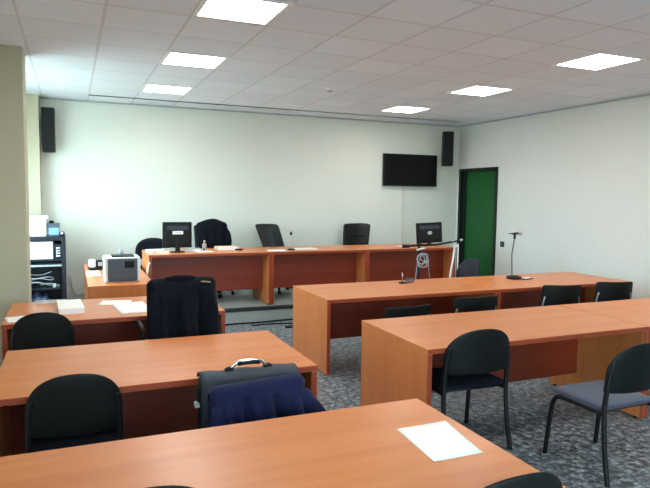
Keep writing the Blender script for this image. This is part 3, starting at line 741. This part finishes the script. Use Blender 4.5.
# ------------------------------------------------------------------ rack with devices
RX0, RX1, RY0, RY1 = -.78, -.075, 8.62, 9.12
t = thing('rack_shelf', ((RX0+RX1)/2, (RY0+RY1)/2, 0), 0, 'dark equipment rack between the pillar and the printer desk', 'rack'); w, d_ = (RX1-RX0)/2, (RY1-RY0)/2
for s in (-1, 1):
    x0, x1 = sorted((s*w, s*(w-.05))); MB().box(x0, x1, -d_, d_, 0, 1.14, .003).build('side_panel', M['rackm'], t)
MB().box(-w+.05, w-.05, -d_, d_, 1.085, 1.14, .003).build('top_panel', M['rackm'], t)
for z in (.835, .76, .45, .04): MB().box(-w+.05, w-.05, -d_+.01, d_, z-.02, z, .002).build('shelf', M['rackm'] if z != .76 else M['lgrey'], t)
MB().box(-w+.05, w-.05, d_-.015, d_-.001, .06, 1.085).build('back_panel', M['rackm'], t)
RC = (RX0+RX1)/2; RY = 8.87
p = thing('multifunction_printer', (-.37, 8.86, .836), 0, 'white printer filling the upper bay of the dark rack', 'printer')
MB().box(-.3, .145, -.19, .19, 0, .235, .01).build('body', M['white'], p)
MB().box(-.29, .135, -.197, -.189, .05, .22, .004).build('front_cover', M['white'], p)
MB().box(.0, .06, -.2, -.196, .18, .19).build('logo_strip', M['lgrey'], p)
t = thing('remote_unit', (-.17, 8.72, .836), 0, 'narrow dark unit with white keys beside the rack printer', 'control unit')
MB().box(-.04, .04, -.05, .2, 0, .2, .004).build('body', M['rackm'], t)
mb = MB()
for z in (.03, .065, .1, .135):
    mb.box(-.02, .0, -.056, -.049, z, z+.022).box(.006, .026, -.056, -.049, z+.005, z+.02)
mb.build('keys', M['white'], t)
b = thing('white_box', (-.45, 8.8, 1.14), 0, 'white carton on top of the dark rack, by the pillar', 'box')
MB().box(-.2, .145, -.13, .13, 0, .245, .006).build('body', M['white'], b)
MB().box(-.21, .17, -.14, .14, .225, .27, .008).build('lid', M['white'], b)
MB().box(-.02, .06, -.145, -.139, .24, .252).build('handle_slot', M['grey'], b)
b = thing('plastic_tub', (-.22, 8.76, 1.14), 0, 'grey tub with pale blue label on top of the rack', 'tub')
MB().rings([[Vector((x*s, y*s*.9, z)) for x, y in ((-.075, -.08), (.075, -.08), (.075, .08), (-.075, .08))] for z, s in ((0, .9), (.15, 1.), (.155, 1.05), (.17, 1.05))], smooth=False).build('body', M['grey'], b)
MB().box(-.055, .065, -.078, -.07, .02, .11, .002).build('label_card', M['blue'], b)
MB().lathe([(.03, .17), (.03, .195), (.02, .205), (0, .205)], (-.02, 0, 0), 16).build('cap', M['black'], b)
b = thing('webcam', (-.115, 8.72, 1.14), 0, 'small dark camera with pale face on the rack corner', 'camera')
MB().box(-.032, .032, -.03, .03, 0, .06, .012).build('body', M['black'], b); MB().lathe([(.018, 0), (.018, .01), (0, .012)], n=14).build('lens', M['white'], b, rot=(PI/2, 0, 0), loc=(0, -.028, .038))
b = thing('cable_bundle', (-.4, 8.75, .45), 0, 'grey and black cables looped on the lower shelf of the rack', 'cable')
pts = []
for k in range(26): pts.append((.16*math.sin(k*.55)*(1+.1*math.sin(k)), .07*math.cos(k*.55), .02+.0068*k+.02*math.sin(k*1.3)))
MB().tube(pts, .007, 6, smooth_path=1).build('cable', M['lgrey'], b)
MB().box(.16, .2, -.06, 0, .0, .05, .004).box(.19, .24, -.02, .03, .0, .035, .004).build('plug', M['lgrey'], b)
b = thing('plastic_bag', (-.42, 8.82, .045), 0, 'crumpled blue-grey plastic bag in the bottom of the rack', 'bag')
mb = MB(); bb = bmesh.new(); bmesh.ops.create_icosphere(bb, subdivisions=4, radius=1)
for v in bb.verts:
    n_ = noise.noise(v.co*2.2)*.3+noise.noise(v.co*6)*.1; c = v.co*(1+n_)
    v.co = Vector((c.x*.16, c.y*.1, max(0, .15+c.z*.17)))
mb.merge(bb, smooth=True); mb.build('sack', M['bluebag'], b)
MB().tube([(-.03, -.0, .28), (.0, 0, .31), (.04, 0, .28)], .012, 8, smooth_path=1).build('knot', M['bluebag'], b)

# ------------------------------------------------------------------ sky light
wd = bpy.data.worlds.new('sky'); bpy.context.scene.world = wd; wd.use_nodes = True
bg = wd.node_tree.nodes['Background']; bg.inputs[0].default_value = (.70, .89, 1.0, 1); bg.inputs[1].default_value = 7.5

# dimmer ground below the horizon outside
WN, WL = wd.node_tree.nodes, wd.node_tree.links
wtc = WN.new('ShaderNodeTexCoord'); wsp = WN.new('ShaderNodeSeparateXYZ'); WL.new(wtc.outputs['Generated'], wsp.inputs[0])
wcr = WN.new('ShaderNodeValToRGB'); wmr = WN.new('ShaderNodeMapRange'); wmr.inputs['From Min'].default_value = -1
WL.new(wsp.outputs['Z'], wmr.inputs['Value']); WL.new(wmr.outputs[0], wcr.inputs[0])
wcr.color_ramp.elements[0].position = .48; wcr.color_ramp.elements[0].color = (.30, .37, .36, 1)
wcr.color_ramp.elements[1].position = .52; wcr.color_ramp.elements[1].color = (.70, .90, 1.0, 1)
WL.new(wcr.outputs[0], bg.inputs[0])

# ------------------------------------------------------------------ camera
f, yaw, pitch, roll, hc = 595.4, .4037, .0806, -.0128, 1.72
cy, sy, cp, sp = math.cos(yaw), math.sin(yaw), math.cos(pitch), math.sin(pitch)
R = Vector((cy, -sy, 0)); F = Vector((sy*cp, cy*cp, -sp)); U = Vector((sy*sp, cy*sp, cp))
cr, sr = math.cos(roll), math.sin(roll)
R2 = R*cr - U*sr; U2 = R*sr + U*cr
cam = bpy.data.cameras.new('camera'); co = bpy.data.objects.new('camera', cam); COL.objects.link(co)
cam.sensor_width = 36; cam.sensor_fit = 'HORIZONTAL'; cam.lens = f/650*36; cam.clip_start = .05
m = Matrix((R2, U2, -F)).transposed().to_4x4(); m.translation = (0, 0, hc)
co.matrix_world = m
sc = bpy.context.scene; sc.camera = co
sc.view_settings.view_transform = 'Standard'; sc.view_settings.look = 'None'; sc.view_settings.gamma = 1
sc.view_settings.use_curve_mapping = False; sc.view_settings.exposure = 1.58
sc.cycles.max_bounces = 10; sc.cycles.diffuse_bounces = 5
